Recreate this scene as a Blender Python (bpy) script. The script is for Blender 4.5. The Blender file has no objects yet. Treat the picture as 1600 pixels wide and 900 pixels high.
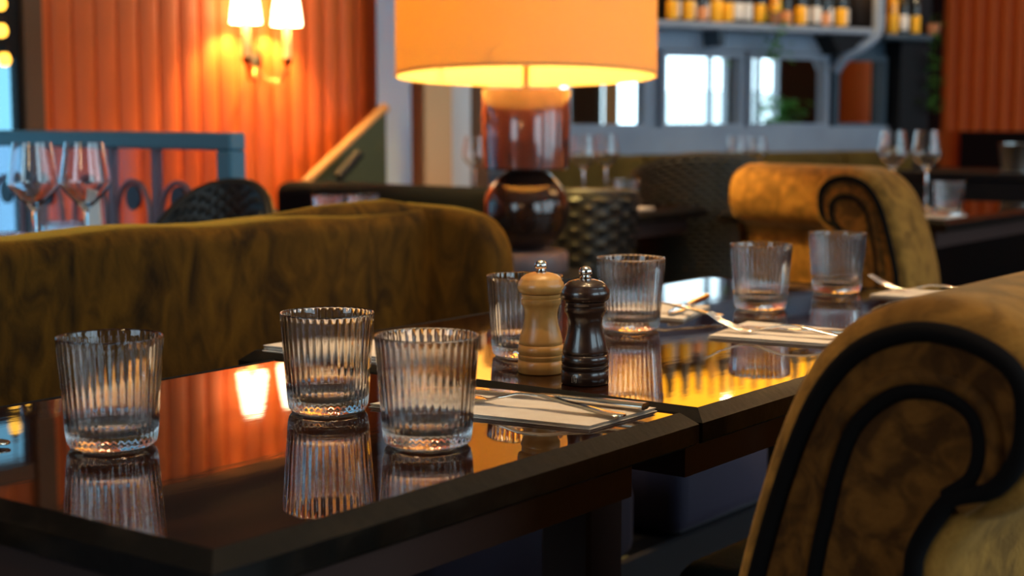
import bpy, bmesh, math, random
from mathutils import Vector, Matrix
random.seed(7)
PI = math.pi
C = bpy.context.scene.collection
S = bpy.context.scene

# ------------------------------------------------------------------ camera
# world: +Y runs along the row of tables, +X towards the street windows, camera above x=y=0
CAM_Z = 1.02
PITCH = math.atan(273 / 2450)
YAW = math.radians(37)
cd = bpy.data.cameras.new('camera')
cd.lens = 2450 / 1600 * 36
cd.sensor_width = 36
cd.clip_start = .02
cd.dof.use_dof = True
cd.dof.focus_distance = 1.50
cd.dof.aperture_fstop = 5.4
cam = bpy.data.objects.new('camera', cd)
cam.location = (0, 0, CAM_Z)
cam.rotation_euler = (PI / 2 - PITCH, 0, YAW)
C.objects.link(cam)
S.camera = cam

# ------------------------------------------------------------------ light, exposure
S.view_settings.view_transform = 'Standard'
S.view_settings.look = 'None'
S.view_settings.gamma = 1
S.view_settings.exposure = 0.0
w = bpy.data.worlds.new('daylight')
S.world = w
w.use_nodes = True
w.node_tree.nodes['Background'].inputs[0].default_value = (.62, .86, 1, 1)
w.node_tree.nodes['Background'].inputs[1].default_value = 5.5


def lamp(name, loc, energy, color, radius=.04, kind='POINT', rot=(0, 0, 0), spot=None, blend=.6):
    l = bpy.data.lights.new(name, kind)
    l.energy = energy
    l.color = color
    if kind in ('POINT', 'SPOT'):
        l.shadow_soft_size = radius
    if spot:
        l.spot_size = spot
        l.spot_blend = blend
    o = bpy.data.objects.new(name, l)
    o.location = loc
    o.rotation_euler = rot
    C.objects.link(o)
    return o


WARM = (1, .56, .2)
# ------------------------------------------------------------------ measuring helper


def at(px, py, Y):
    """world point seen in the photograph at (px, py), Y metres ahead of the camera"""
    v = -(py - 450) / 2450
    u = (px - 800) / 2450
    dz = -math.sin(PITCH) + v * math.cos(PITCH)
    dy = math.cos(PITCH) + v * math.sin(PITCH)
    t = Y / dy
    X = u * t
    return Vector((X * math.cos(YAW) - Y * math.sin(YAW), X * math.sin(YAW) + Y * math.cos(YAW), CAM_Z + dz * t))


def on(px, py, z):
    """world point on the level z under that photo point"""
    v = -(py - 450) / 2450
    dz = -math.sin(PITCH) + v * math.cos(PITCH)
    dy = math.cos(PITCH) + v * math.sin(PITCH)
    return at(px, py, (z - CAM_Z) / dz * dy)


# ------------------------------------------------------------------ materials


def mat(name, col, rough=.5, metal=0, spec=.5, coat=0, coat_rough=.03, sheen=0, sheen_tint=None, ior=1.5, trans=0,
        emit=None, estr=0):
    m = bpy.data.materials.new(name)
    m.use_nodes = True
    b = m.node_tree.nodes['Principled BSDF']
    I = b.inputs
    I['Base Color'].default_value = (*col, 1)
    I['Roughness'].default_value = rough
    I['Metallic'].default_value = metal
    I['Specular IOR Level'].default_value = spec
    I['Coat Weight'].default_value = coat
    I['Coat Roughness'].default_value = coat_rough
    I['IOR'].default_value = ior
    I['Transmission Weight'].default_value = trans
    I['Sheen Weight'].default_value = sheen
    I['Sheen Roughness'].default_value = .35
    if sheen_tint:
        I['Sheen Tint'].default_value = (*sheen_tint, 1)
    if emit:
        I['Emission Color'].default_value = (*emit, 1)
        I['Emission Strength'].default_value = estr
    return m


def nodes(m):
    return m.node_tree.nodes, m.node_tree.links, m.node_tree.nodes['Principled BSDF']


def noise_color(m, c1, c2, scale=(8, 8, 8), detail=4, lo=.35, hi=.65, bump=0, bump_scale=None, rough_var=None, dist=0.0):
    N, L, b = nodes(m)
    tc = N.new('ShaderNodeTexCoord')
    mp = N.new('ShaderNodeMapping')
    mp.inputs['Scale'].default_value = scale
    L.new(tc.outputs['Object'], mp.inputs['Vector'])
    nz = N.new('ShaderNodeTexNoise')
    nz.inputs['Scale'].default_value = 1
    nz.inputs['Detail'].default_value = detail
    nz.inputs['Distortion'].default_value = dist
    L.new(mp.outputs[0], nz.inputs['Vector'])
    r = N.new('ShaderNodeValToRGB')
    r.color_ramp.elements[0].position = lo
    r.color_ramp.elements[1].position = hi
    r.color_ramp.elements[0].color = (*c1, 1)
    r.color_ramp.elements[1].color = (*c2, 1)
    L.new(nz.outputs['Fac'], r.inputs[0])
    L.new(r.outputs[0], b.inputs['Base Color'])
    if rough_var:
        mr = N.new('ShaderNodeMapRange')
        mr.inputs['To Min'].default_value = rough_var[0]
        mr.inputs['To Max'].default_value = rough_var[1]
        L.new(nz.outputs['Fac'], mr.inputs[0])
        L.new(mr.outputs[0], b.inputs['Roughness'])
    if bump:
        n2 = nz
        if bump_scale:
            n2 = N.new('ShaderNodeTexNoise')
            n2.inputs['Scale'].default_value = bump_scale
            n2.inputs['Detail'].default_value = 3
            L.new(tc.outputs['Object'], n2.inputs['Vector'])
        bp = N.new('ShaderNodeBump')
        bp.inputs['Strength'].default_value = bump
        bp.inputs['Distance'].default_value = .004
        L.new(n2.outputs['Fac'], bp.inputs['Height'])
        L.new(bp.outputs[0], b.inputs['Normal'])
    return m


M = {}
M['orange'] = noise_color(mat('orange paint', (.8, .15, .02), .6), (.74, .12, .014), (.86, .165, .02), (3, 3, 1.5), 3)
M['dark_wall'] = mat('dark brown paint', (.035, .022, .017), .7)
M['ceiling'] = mat('ceiling paint', (.42, .36, .30), .9)
M['floor'] = noise_color(mat('dark oak', (.05, .03, .02), .45), (.03, .017, .01), (.08, .045, .025), (2, 14, 2), 5)
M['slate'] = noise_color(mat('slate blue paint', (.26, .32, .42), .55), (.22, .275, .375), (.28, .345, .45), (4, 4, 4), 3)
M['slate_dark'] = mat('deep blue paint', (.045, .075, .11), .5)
M['teal_frame'] = mat('teal blue paint', (.06, .17, .25), .4)
M['tan'] = mat('tan paint', (.72, .42, .2), .6)
M['cornflower'] = mat('cornflower blue paint', (.34, .47, .70), .4)
M['brown_frame'] = mat('brown stained wood', (.14, .06, .022), .5)
M['olive_panel'] = mat('olive green paint', (.045, .055, .018), .6)
M['brass_edge'] = mat('warm wood trim', (.5, .24, .07), .45)
M['black'] = mat('near black lacquer', (.004, .004, .006), .5, spec=.25)
M['black_cloth'] = mat('black upholstery', (.004, .004, .005), .9, spec=.1)
M['white_paint'] = mat('bright window white', (.82, .84, .88), .4)
M['mirror'] = mat('silvered mirror', (.88, .9, .9), .01, 1)
M['brass'] = mat('aged brass', (.35, .2, .07), .3, 1)
M['chrome'] = mat('brushed steel', (.75, .73, .70), .18, 1)
M['steel'] = mat('polished steel cutlery', (.78, .72, .64), .13, 1)
M['napkin'] = noise_color(mat('cream napkin paper', (.78, .70, .6), .9), (.74, .66, .57), (.80, .73, .64), (60, 60, 60), 2,
                          bump=.12, bump_scale=700)
M['white_label'] = mat('white paper label', (.75, .72, .70), .6)
M['amber_label'] = mat('yellow paper label', (.95, .46, .006), .5)
M['orange_label'] = mat('orange paper label', (.75, .3, .12), .6)
M['dark_glass'] = mat('dark bottle glass', (.012, .014, .012), .12, coat=.3)
M['amber_glass'] = mat('amber spirit bottle', (.75, .33, .02), .1, coat=.4)
M['blue_glass'] = mat('pale bottle glass', (.35, .42, .5), .15, coat=.4)
M['leaf'] = mat('green leaf', (.05, .19, .04), .45)
_n, _l, _b = nodes(M['leaf'])
_t = _n.new('ShaderNodeBsdfTranslucent')
_t.inputs[0].default_value = (.14, .42, .06, 1)
_m = _n.new('ShaderNodeMixShader')
_m.inputs[0].default_value = .45
_l.new(_b.outputs[0], _m.inputs[1])
_l.new(_t.outputs[0], _m.inputs[2])
_l.new(_m.outputs[0], _n['Material Output'].inputs[0])
M['terracotta'] = mat('terracotta', (.4, .16, .08), .8)
M['curtain'] = mat('cream curtain', (.75, .66, .45), .9)

# lacquered table top: dark stained wood under gloss
tb = M['table'] = noise_color(mat('brown lacquered wood', (.05, .018, .01), .4, spec=0, coat=.85, coat_rough=.025),
                              (.010, .0035, .002), (.028, .009, .004), (30, 3.5, 30), 6, .3, .75, rough_var=(.3, .5), dist=.6)
N, L, b = nodes(tb)
n2 = N.new('ShaderNodeTexNoise')
n2.inputs['Scale'].default_value = 14
n2.inputs['Detail'].default_value = 3
tc = N.new('ShaderNodeTexCoord')
mp = N.new('ShaderNodeMapping')
mp.inputs['Scale'].default_value = (2.4, .7, 1)
L.new(tc.outputs['Object'], mp.inputs[0])
L.new(mp.outputs[0], n2.inputs['Vector'])
bp = N.new('ShaderNodeBump')
bp.inputs['Strength'].default_value = .02
bp.inputs['Distance'].default_value = .003
L.new(n2.outputs['Fac'], bp.inputs['Height'])
L.new(bp.outputs[0], b.inputs['Coat Normal'])
b.inputs['Coat IOR'].default_value = 1.6
M['trim'] = noise_color(mat('black brown lacquered edge', (.02, .012, .008), .4, spec=.1, coat=.55, coat_rough=.07),
                        (.004, .003, .002), (.018, .011, .006), (26, 26, 60), 5, .5, .85, bump=.12, bump_scale=90, rough_var=(.3, .6))
M['leg'] = mat('dark red brown wood', (.035, .014, .01), .45)


def velvet(name, dark, light, sc=(9, 9, 4.5), tint=(1, .62, .2), sheen=.55, bump=.35, lo=.38, hi=.62):
    return noise_color(mat(name, light, .85, spec=.15, sheen=sheen, sheen_tint=tint), dark, light, sc, 6, lo, hi,
                       bump=bump, bump_scale=260, dist=1.1)


M['bench_velvet'] = velvet('olive gold crushed velvet', (.018, .008, .0012), (.155, .062, .004), (24, 24, 11), (1, .48, .05), .85, lo=.3, hi=.74)
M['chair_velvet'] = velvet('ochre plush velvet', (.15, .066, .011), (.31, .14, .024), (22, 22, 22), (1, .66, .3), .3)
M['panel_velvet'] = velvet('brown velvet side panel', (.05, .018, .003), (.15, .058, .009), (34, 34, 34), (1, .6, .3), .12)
M['piping_dark'] = mat('dark piping', (.004, .003, .003), .9, spec=.1)
M['mustard'] = velvet('mustard cloth', (.085, .05, .010), (.13, .08, .016), (4, 4, 4), (1, .8, .3), .2)
M['grey_cloth'] = mat('grey cloth', (.13, .15, .18), .9)
M['green_seat'] = velvet('dark green seat cloth', (.018, .03, .026), (.035, .05, .042), (6, 6, 6), (.6, .9, .8), .1)
M['aubergine'] = mat('dark aubergine cloth', (.014, .009, .03), .8, sheen=.1)
M['rattan'] = mat('black brown woven cord', (.012, .010, .008), .45)
M['rattan_olive'] = mat('dark olive woven cord', (.022, .019, .010), .55)

M['maple'] = noise_color(mat('honey maple', (.6, .3, .08), .38, coat=.25, coat_rough=.2), (.46, .2, .045), (.66, .34, .09),
                         (55, 55, 7), 4, .3, .7)
M['choc'] = noise_color(mat('chocolate stained beech', (.02, .009, .006), .3, coat=.6, coat_rough=.12), (.012, .006, .004),
                        (.035, .014, .008), (55, 55, 7), 4)
M['lampshade'] = None


def glass(name, rough=0.0, ior=1.5, col=(1, 1, 1)):
    m = bpy.data.materials.new(name)
    m.use_nodes = True
    N = m.node_tree.nodes
    N.clear()
    o = N.new('ShaderNodeOutputMaterial')
    g = N.new('ShaderNodeBsdfGlass')
    g.inputs['Color'].default_value = (*col, 1)
    g.inputs['Roughness'].default_value = rough
    g.inputs['IOR'].default_value = ior
    m.node_tree.links.new(g.outputs[0], o.inputs[0])
    return m


M['glass'] = glass('clear drinking glass', 0, 1.5, (.985, .985, .985))


def pane_mat(name, tint=(1, 1, 1), extra=0.02):
    """thin sheet glass: clear, with a Fresnel reflection"""
    m = bpy.data.materials.new(name)
    m.use_nodes = True
    N = m.node_tree.nodes
    L = m.node_tree.links
    N.clear()
    o = N.new('ShaderNodeOutputMaterial')
    t = N.new('ShaderNodeBsdfTransparent')
    t.inputs[0].default_value = (*tint, 1)
    g = N.new('ShaderNodeBsdfGlossy')
    g.inputs['Roughness'].default_value = extra
    lw = N.new('ShaderNodeLayerWeight')
    pw = N.new('ShaderNodeMath')
    pw.operation = 'POWER'
    pw.inputs[1].default_value = 5
    f = N.new('ShaderNodeMapRange')   # Schlick
    f.inputs['To Min'].default_value = .035
    f.inputs['To Max'].default_value = .9
    L.new(lw.outputs['Facing'], pw.inputs[0])
    L.new(pw.outputs[0], f.inputs[0])
    mx = N.new('ShaderNodeMixShader')
    L.new(f.outputs[0], mx.inputs[0])
    L.new(t.outputs[0], mx.inputs[1])
    L.new(g.outputs[0], mx.inputs[2])
    L.new(mx.outputs[0], o.inputs[0])
    return m


M['pane'] = pane_mat('window glass')
M['tinted_pane'] = pane_mat('blue tinted window glass', (.30, .44, .50))
M['screen_pane'] = pane_mat('faintly lilac screen glass', (.86, .80, .86), .08)


def shade_mat(name, col, trans, tf=.5, weave=0):
    m = bpy.data.materials.new(name)
    m.use_nodes = True
    N = m.node_tree.nodes
    L = m.node_tree.links
    N.clear()
    o = N.new('ShaderNodeOutputMaterial')
    d = N.new('ShaderNodeBsdfDiffuse')
    d.inputs[0].default_value = (*col, 1)
    t = N.new('ShaderNodeBsdfTranslucent')
    t.inputs[0].default_value = (*trans, 1)
    mx = N.new('ShaderNodeMixShader')
    mx.inputs[0].default_value = tf
    L.new(d.outputs[0], mx.inputs[1])
    L.new(t.outputs[0], mx.inputs[2])
    L.new(mx.outputs[0], o.inputs[0])
    if weave:
        tc = N.new('ShaderNodeTexCoord')
        mp = N.new('ShaderNodeMapping')
        mp.inputs['Scale'].default_value = (60, 60, 260)
        nz = N.new('ShaderNodeTexNoise')
        nz.inputs['Scale'].default_value = 1
        nz.inputs['Detail'].default_value = 5
        r = N.new('ShaderNodeValToRGB')
        r.color_ramp.elements[0].color = (*[c * .8 for c in trans], 1)
        r.color_ramp.elements[1].color = (*trans, 1)
        L.new(tc.outputs['Object'], mp.inputs[0])
        L.new(mp.outputs[0], nz.inputs['Vector'])
        L.new(nz.outputs[0], r.inputs[0])
        L.new(r.outputs[0], t.inputs[0])
    return m


M['lampshade'] = shade_mat('oatmeal linen shade', (.66, .42, .20), (.97, .64, .03), .33, 1)
M['shade_inner'] = shade_mat('gold shade lining', (.97, .72, .14), (.97, .68, .10), .3)
M['lamp_ceramic'] = noise_color(mat('burgundy brown lustre glaze', (.10, .03, .022), .18, coat=.8), (.07, .018, .014), (.15, .05, .035),
                                (9, 9, 5), 4)
M['lamp_globe'] = mat('bronze brown lustre glaze', (.035, .015, .010), .16, .3, coat=.6)
M['sconce_shade'] = mat('lit ivory sconce shade', (.9, .8, .6), .7, emit=(1, .80, .45), estr=9)
M['candle_tube'] = mat('ivory candle tube', (.9, .66, .32), .5)
M['backlight'] = mat('amber backlit panel', (.8, .4, .03), .5, emit=(1, .37, .006), estr=4.0)
M['bulb'] = mat('glowing amber bulb', (1, .6, .1), .4, emit=(1, .5, .05), estr=3.5)
M['downlight'] = mat('glowing downlight lens', (1, .9, .7), .4, emit=(1, .75, .45), estr=6)
M['opal'] = mat('amber opal glass', (1, .8, .5), .4, emit=(1, .52, .14), estr=9)
M['building'] = mat('pale stucco facade', (.55, .58, .58), .9)

# ------------------------------------------------------------------ mesh helpers


def obj(name, bm, m, parent=None, smooth=None, loc=None):
    me = bpy.data.meshes.new(name)
    bmesh.ops.recalc_face_normals(bm, faces=bm.faces[:])
    bm.to_mesh(me)
    bm.free()
    if m:
        for k in (m if isinstance(m, (list, tuple)) else [m]):
            me.materials.append(k)
    if smooth is not None:
        me.shade_smooth()
        if smooth < 180:
            me.set_sharp_from_angle(angle=math.radians(smooth))
    o = bpy.data.objects.new(name, me)
    C.objects.link(o)
    if parent:
        o.parent = parent
    if loc is not None:
        o.location = loc
    return o


def tag(o, label=None, cat=None, group=None, kind=None):
    if label:
        o['label'] = label
    if cat:
        o['category'] = cat
    if group:
        o['group'] = group
    if kind:
        o['kind'] = kind
    return o


def thing(name, label, cat, loc=(0, 0, 0), rz=0, group=None):
    o = bpy.data.objects.new(name, None)
    o.empty_display_size = .05
    o.location = loc
    o.rotation_euler = (0, 0, rz)
    C.objects.link(o)
    return tag(o, label, cat, group)


def dup(o, loc=None, rz=None, label=None, parent=None):
    c = o.copy()
    C.objects.link(c)
    if parent:
        c.parent = parent
    for ch in list(o.children):
        dup(ch, parent=c)
    if loc is not None:
        c.location = loc
    if rz is not None:
        c.rotation_euler = (0, 0, rz)
    if label:
        c['label'] = label
    return c


def box(bm, lo, hi, bev=0, seg=2, rot=None, mi=0):
    v = bmesh.ops.create_cube(bm, size=1)['verts']
    for x in v:
        x.co = Vector([lo[i] + (x.co[i] + .5) * (hi[i] - lo[i]) for i in range(3)])
    faces = list({f for x in v for f in x.link_faces})
    for f in faces:
        f.material_index = mi
    if bev:
        e = list({e for x in v for e in x.link_edges})
        r = bmesh.ops.bevel(bm, geom=e, offset=bev, segments=seg, profile=.5, affect='EDGES')
        v = list({x for f in r['faces'] for x in f.verts} | {x for x in v if x.is_valid})
    if rot:
        bmesh.ops.transform(bm, matrix=rot, verts=v)
    return bm


def bx(lo, hi, bev=0, seg=2):
    return box(bmesh.new(), lo, hi, bev, seg)


def lathe(prof, seg=48, rib=None, bm=None, off=(0, 0, 0), cap=True):
    """prof: list of (r, z, w): w scales the ribbing"""
    bm = bm or bmesh.new()
    rings = []
    for p in prof:
        r, z = p[0], p[1]
        wgt = p[2] if len(p) > 2 else 0
        if r < 1e-5:
            rings.append([bm.verts.new((off[0], off[1], off[2] + z))])
            continue
        ring = []
        for i in range(seg):
            a = 2 * PI * i / seg
            rr = r
            if rib and wgt:
                rr += wgt * rib[1] * (abs(math.cos(a * rib[0] / 2)) - .6)
            ring.append(bm.verts.new((off[0] + rr * math.cos(a), off[1] + rr * math.sin(a), off[2] + z)))
        rings.append(ring)
    for A, B in zip(rings, rings[1:]):
        if len(A) == 1 and len(B) == 1:
            continue
        for i in range(seg):
            j = (i + 1) % seg
            if len(A) == 1:
                bm.faces.new((A[0], B[i], B[j]))
            elif len(B) == 1:
                bm.faces.new((A[i], A[j], B[0]))
            else:
                bm.faces.new((A[i], A[j], B[j], B[i]))
    return bm


def tube(pts, r, seg=8, bm=None, closed=False):
    bm = bm or bmesh.new()
    pts = [Vector(p) for p in pts]
    n = len(pts)
    rings = []
    up = None
    for i, p in enumerate(pts):
        a = pts[(i - 1) % n] if closed or i else p
        c = pts[(i + 1) % n] if closed or i < n - 1 else p
        t = (c - a).normalized()
        if up is None:
            up = Vector((0, 0, 1)) if abs(t.z) < .9 else Vector((1, 0, 0))
        s = t.cross(up).normalized()
        up = s.cross(t).normalized()
        rad = r[i] if isinstance(r, (list, tuple)) else r
        rings.append([bm.verts.new(p + rad * (math.cos(2 * PI * k / seg) * s + math.sin(2 * PI * k / seg) * up)) for k in range(seg)])
    pr = list(zip(rings, rings[1:])) + ([(rings[-1], rings[0])] if closed else [])
    for A, B in pr:
        for k in range(seg):
            j = (k + 1) % seg
            bm.faces.new((A[k], A[j], B[j], B[k]))
    if not closed:
        bm.faces.new(rings[0][::-1])
        bm.faces.new(rings[-1])
    return bm


def spline(pts, per=6, closed=False):
    """Catmull-Rom"""
    P = [Vector(p) for p in pts]
    n = len(P)
    out = []
    rng = n if closed else n - 1
    for i in range(rng):
        p0 = P[(i - 1) % n] if closed or i > 0 else P[0] * 2 - P[1]
        p1 = P[i]
        p2 = P[(i + 1) % n]
        p3 = P[(i + 2) % n] if closed or i < n - 2 else P[-1] * 2 - P[-2]
        for k in range(per):
            t = k / per
            out.append(.5 * ((2 * p1) + (p2 - p0) * t + (2 * p0 - 5 * p1 + 4 * p2 - p3) * t * t + (3 * p1 - p0 - 3 * p2 + p3) * t ** 3))
    if not closed:
        out.append(P[-1])
    return out


def prism(bm, poly, axis_from, axis_to, fn):
    """extrude polygon (list of 2-tuples) between two depths; fn(a, b, d) -> 3D point"""
    A = [bm.verts.new(fn(a, b_, axis_from)) for a, b_ in poly]
    B = [bm.verts.new(fn(a, b_, axis_to)) for a, b_ in poly]
    n = len(poly)
    for i in range(n):
        j = (i + 1) % n
        bm.faces.new((A[i], A[j], B[j], B[i]))
    f1 = bm.faces.new(A[::-1])
    f2 = bm.faces.new(B)
    bmesh.ops.triangulate(bm, faces=[f1, f2])
    return bm


def struct(name, bm, m, parent=None, smooth=None):
    o = obj(name, bm, m, parent, smooth)
    if not parent:
        o['kind'] = 'structure'
    return o


# ================================================================== the room
XL, XR, YF, YB, H = -3.69, 2.2, -2.2, 8.6, 3.1
struct('floor', bx((XL - .2, YF - .2, -.1), (XR + .2, YB + .2, 0)), M['floor'])
struct('ceiling', bx((XL - .2, YF - .2, H), (XR + .2, YB + .2, H + .1)), M['ceiling'])
FW = (-2.35, -.95, .95, 2.45)      # street window behind the viewer
bm = bmesh.new()
box(bm, (XL - .2, YF - .2, 0), (FW[0], YF, H))
box(bm, (FW[1], YF - .2, 0), (XR + .2, YF, H))
box(bm, (FW[0], YF - .2, 0), (FW[1], YF, FW[2]))
box(bm, (FW[0], YF - .2, FW[3]), (FW[1], YF, H))
struct('wall_front', bm, M['dark_wall'])
wn = tag(bpy.data.objects.new('window_8', None), kind='structure')
C.objects.link(wn)
bm = bmesh.new()
box(bm, (FW[0], YF - .1, FW[2]), (FW[0] + .04, YF, FW[3]))
box(bm, (FW[1] - .04, YF - .1, FW[2]), (FW[1], YF, FW[3]))
box(bm, (FW[0] + .04, YF - .1, FW[2]), (FW[1] - .04, YF, FW[2] + .04))
box(bm, (FW[0] + .04, YF - .1, FW[3] - .04), (FW[1] - .04, YF, FW[3]))
obj('window_frame', bm, M['slate_dark'], wn)
obj('mullion', bx((-1.67, YF - .09, FW[2] + .04), (-1.63, YF - .01, FW[3] - .04)), M['slate_dark'], wn)
obj('pane', bx((FW[0] + .04, YF - .055, FW[2] + .04), (-1.67, YF - .05, FW[3] - .04)), M['pane'], wn)
obj('pane', bx((-1.63, YF - .055, FW[2] + .04), (FW[1] - .04, YF - .05, FW[3] - .04)), M['pane'], wn)
p = lamp('daylight_portal', ((FW[0] + FW[1]) / 2, YF - .15, 1.7), 1, (1, 1, 1), kind='AREA', rot=(PI / 2, 0, 0))
p.data.shape = 'RECTANGLE'
p.data.size = 1.4
p.data.size_y = 1.5
p.data.cycles.is_portal = True
wb = struct('wall_back', bx((XL - .2, YB, 0), (XR + .2, YB + .2, H)), M['orange'])


def wall_with_holes(x0, x1, y0, y1, holes):
    bm = bmesh.new()
    y = y0
    for a, b_, z0, z1 in sorted(holes):
        box(bm, (x0, y, 0), (x1, a, H))
        box(bm, (x0, a, 0), (x1, b_, z0))
        box(bm, (x0, a, z1), (x1, b_, H))
        y = b_
    box(bm, (x0, y, 0), (x1, y1, H))
    return bm


wl = struct('wall_left', wall_with_holes(XL - .05, XL, YF - .2, YB + .2, [(1.35, 2.695, .60, 1.45)]), M['orange'])
RW = [(.2, 1.9), (2.6, 3.5), (3.9, 5.3), (6.2, 6.45), (6.65, 7.69), (7.84, 8.11)]
struct('wall_right', wall_with_holes(XR, XR + .2, YF - .2, YB + .2, [(a, b_, .45, 2.6) for a, b_ in RW]), M['dark_wall'])


def flute_mesh(h, wd=.078, d=.018):
    bm = bmesh.new()
    n = 8
    rows = []
    for z in (0, h):
        rows.append([bm.verts.new((wd / 2 * -math.cos(PI * i / n), -d * math.sin(PI * i / n) ** .8, z)) for i in range(n + 1)])
    for i in range(n):
        bm.faces.new((rows[0][i], rows[0][i + 1], rows[1][i + 1], rows[1][i]))
    bm.faces.new(rows[0][::-1])
    bm.faces.new(rows[1])
    return bm


def flutes(parent, fn, n, h, z0, rz):
    first = None
    for i in range(n):
        if first is None:
            o = first = obj('flute', flute_mesh(h), M['orange'], parent, 30)
        else:
            o = first.copy()
            C.objects.link(o)
            o.parent = parent
        x, y = fn(i)
        o.location = (x, y, z0)
        o.rotation_euler = (0, 0, rz)


# vertical half-round battens; local -Y bulges into the room
flutes(wl, lambda i: (XL, 2.71 + i * .078), 18, 1.62, 0, PI / 2)
flutes(wl, lambda i: (XL, 1.384 + i * .078), 16, .14, 1.48, PI / 2)
struct('trim_12', bx((XL, YF, 1.62), (XL + .016, 4.16, H)), M['dark_wall'])
struct('trim_13', bx((XL, YF, 1.60), (XL + .03, 4.14, 1.64)), M['brown_frame'])
flutes(wb, lambda i: (-3.40 + i * .078, YB), 46, 2.1, .92, 0)
struct('trim_8', bx((XL, YB - .08, 0), (-3.44, YB, H)), M['black'])
# left window in its brown frame
wn = tag(bpy.data.objects.new('window_1', None), kind='structure')
C.objects.link(wn)
bm = bmesh.new()
box(bm, (XL - .012, 2.650, .54), (XL + .03, 2.71, 3.0))
box(bm, (XL - .02, 1.27, .54), (XL + .03, 1.35, 1.5))
box(bm, (XL - .02, 1.35, 1.45), (XL + .03, 2.635, 1.50))
box(bm, (XL - .02, 1.35, .54), (XL + .03, 2.635, .60))
obj('window_frame', bm, M['brown_frame'], wn)
obj('transom_bar', bx((XL - .012, 1.35, 1.17), (XL + .015, 2.629, 1.33)), M['black'], wn)
obj('window_stile', bx((XL - .012, 2.630, .60), (XL + .015, 2.649, 1.45)), M['black'], wn)
obj('pane', bx((XL - .006, 1.35, .60), (XL - .002, 2.629, 1.17)), M['tinted_pane'], wn)
obj('pane', bx((XL - .006, 1.35, 1.33), (XL - .002, 2.629, 1.45)), M['tinted_pane'], wn)
p = lamp('daylight_portal', (XL - .15, 1.98, 1.02), 1, (1, 1, 1), kind='AREA', rot=(0, -PI / 2, 0))
p.data.shape = 'RECTANGLE'
p.data.size = .85
p.data.size_y = 1.3
p.data.cycles.is_portal = True
for k, (px, py) in enumerate([(0, 6), (2, 48), (7, 93)]):
    t = thing('festoon_bulb', ['topmost', 'middle', 'lowest'][k] + ' amber festoon bulb hanging at the left window', 'light bulb', at(px, py, 4.05), 0, 'festoon bulbs at the left window')
    obj('bulb_glass', lathe([(0, -.018), (.012, -.014), (.017, -.002), (.014, .01), (.008, .018), (0, .018)], 16), M['bulb'], t, 60)
    obj('bulb_cap', lathe([(0, .016), (.009, .016), (.009, .034), (0, .034)], 12), M['black'], t, 50)
    obj('bulb_cord', tube([(0, 0, .034), (0, 0, .0706 if k else .09)], .002, 6), M['black'], t)
# street windows on the right-hand side (seen in the mirrors behind the bar)
mull = {0: [1.05], 1: [], 2: [4.6], 3: [], 4: [7.05, 7.54], 5: [7.932]}
for i, (a, b_) in enumerate(RW):
    wn = tag(bpy.data.objects.new('window_%d' % (i + 2), None), kind='structure')
    C.objects.link(wn)
    bm = bmesh.new()
    f = .025
    box(bm, (XR, a, .45), (XR + .1, a + f, 2.6))
    box(bm, (XR, b_ - f, .45), (XR + .1, b_, 2.6))
    box(bm, (XR, a + f, .45), (XR + .1, b_ - f, .5))
    box(bm, (XR, a + f, 2.55), (XR + .1, b_ - f, 2.6))
    obj('window_frame', bm, M['slate_dark'], wn)
    ys = [a + f] + sorted(mull[i]) + [b_ - f]
    for m_ in mull[i]:
        wd = .05 if m_ == 7.05 else .014
        obj('mullion', bx((XR + .01, m_ - wd, .5), (XR + .09, m_ + wd, 2.55)), M['slate_dark'], wn)
    for y0, y1 in zip(ys, ys[1:]):
        obj('pane', bx((XR + .045, y0, .5), (XR + .051, y1, 2.55)), M['pane'], wn)
    obj('window_sill', bx((XR - .10, a - .04, .41), (XR + .02, b_ + .04, .445), .006), M['slate_dark'], wn)
    p = lamp('daylight_portal', (XR + .15, (a + b_) / 2, 1.52), 1, (1, 1, 1), kind='AREA', rot=(0, PI / 2, 0))
    p.data.shape = 'RECTANGLE'
    p.data.size = 2.1
    p.data.size_y = b_ - a
    p.data.cycles.is_portal = True
struct('wall_facade', bx((16, 12.2, 0), (18, 14.6, 1.41)), M['building'])

# corner columns between the left wall and the bar
c0 = at(604, 100, 5.35)
d0 = at(633, 100, 5.42)
bm = bmesh.new()
box(bm, (-.055, -.05, 0), (.055, .05, H))
bmesh.ops.rotate(bm, matrix=Matrix.Rotation(YAW, 3, 'Z'), verts=bm.verts)
mid = at(616, 100, 5.39)
bmesh.ops.translate(bm, vec=(mid.x, mid.y, 0), verts=bm.verts)
struct('trim_1', bm, M['cornflower'])
mid = at(601, 100, 5.40)
bm = bx((-.014, -.04, 0), (.014, .04, H))
bmesh.ops.rotate(bm, matrix=Matrix.Rotation(YAW, 3, 'Z'), verts=bm.verts)
bmesh.ops.translate(bm, vec=(mid.x, mid.y, 0), verts=bm.verts)
struct('trim_2', bm, M['black'])
cs = at(663, 100, 5.46)
bm = bx((0, 0, 0), (.115, .12, H), .004, 1)
bmesh.ops.rotate(bm, matrix=Matrix.Rotation(YAW + math.radians(35), 3, 'Z'), verts=bm.verts)
bmesh.ops.translate(bm, vec=(cs.x, cs.y, 0), verts=bm.verts)
struct('trim_3', bm, M['tan'])
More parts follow.
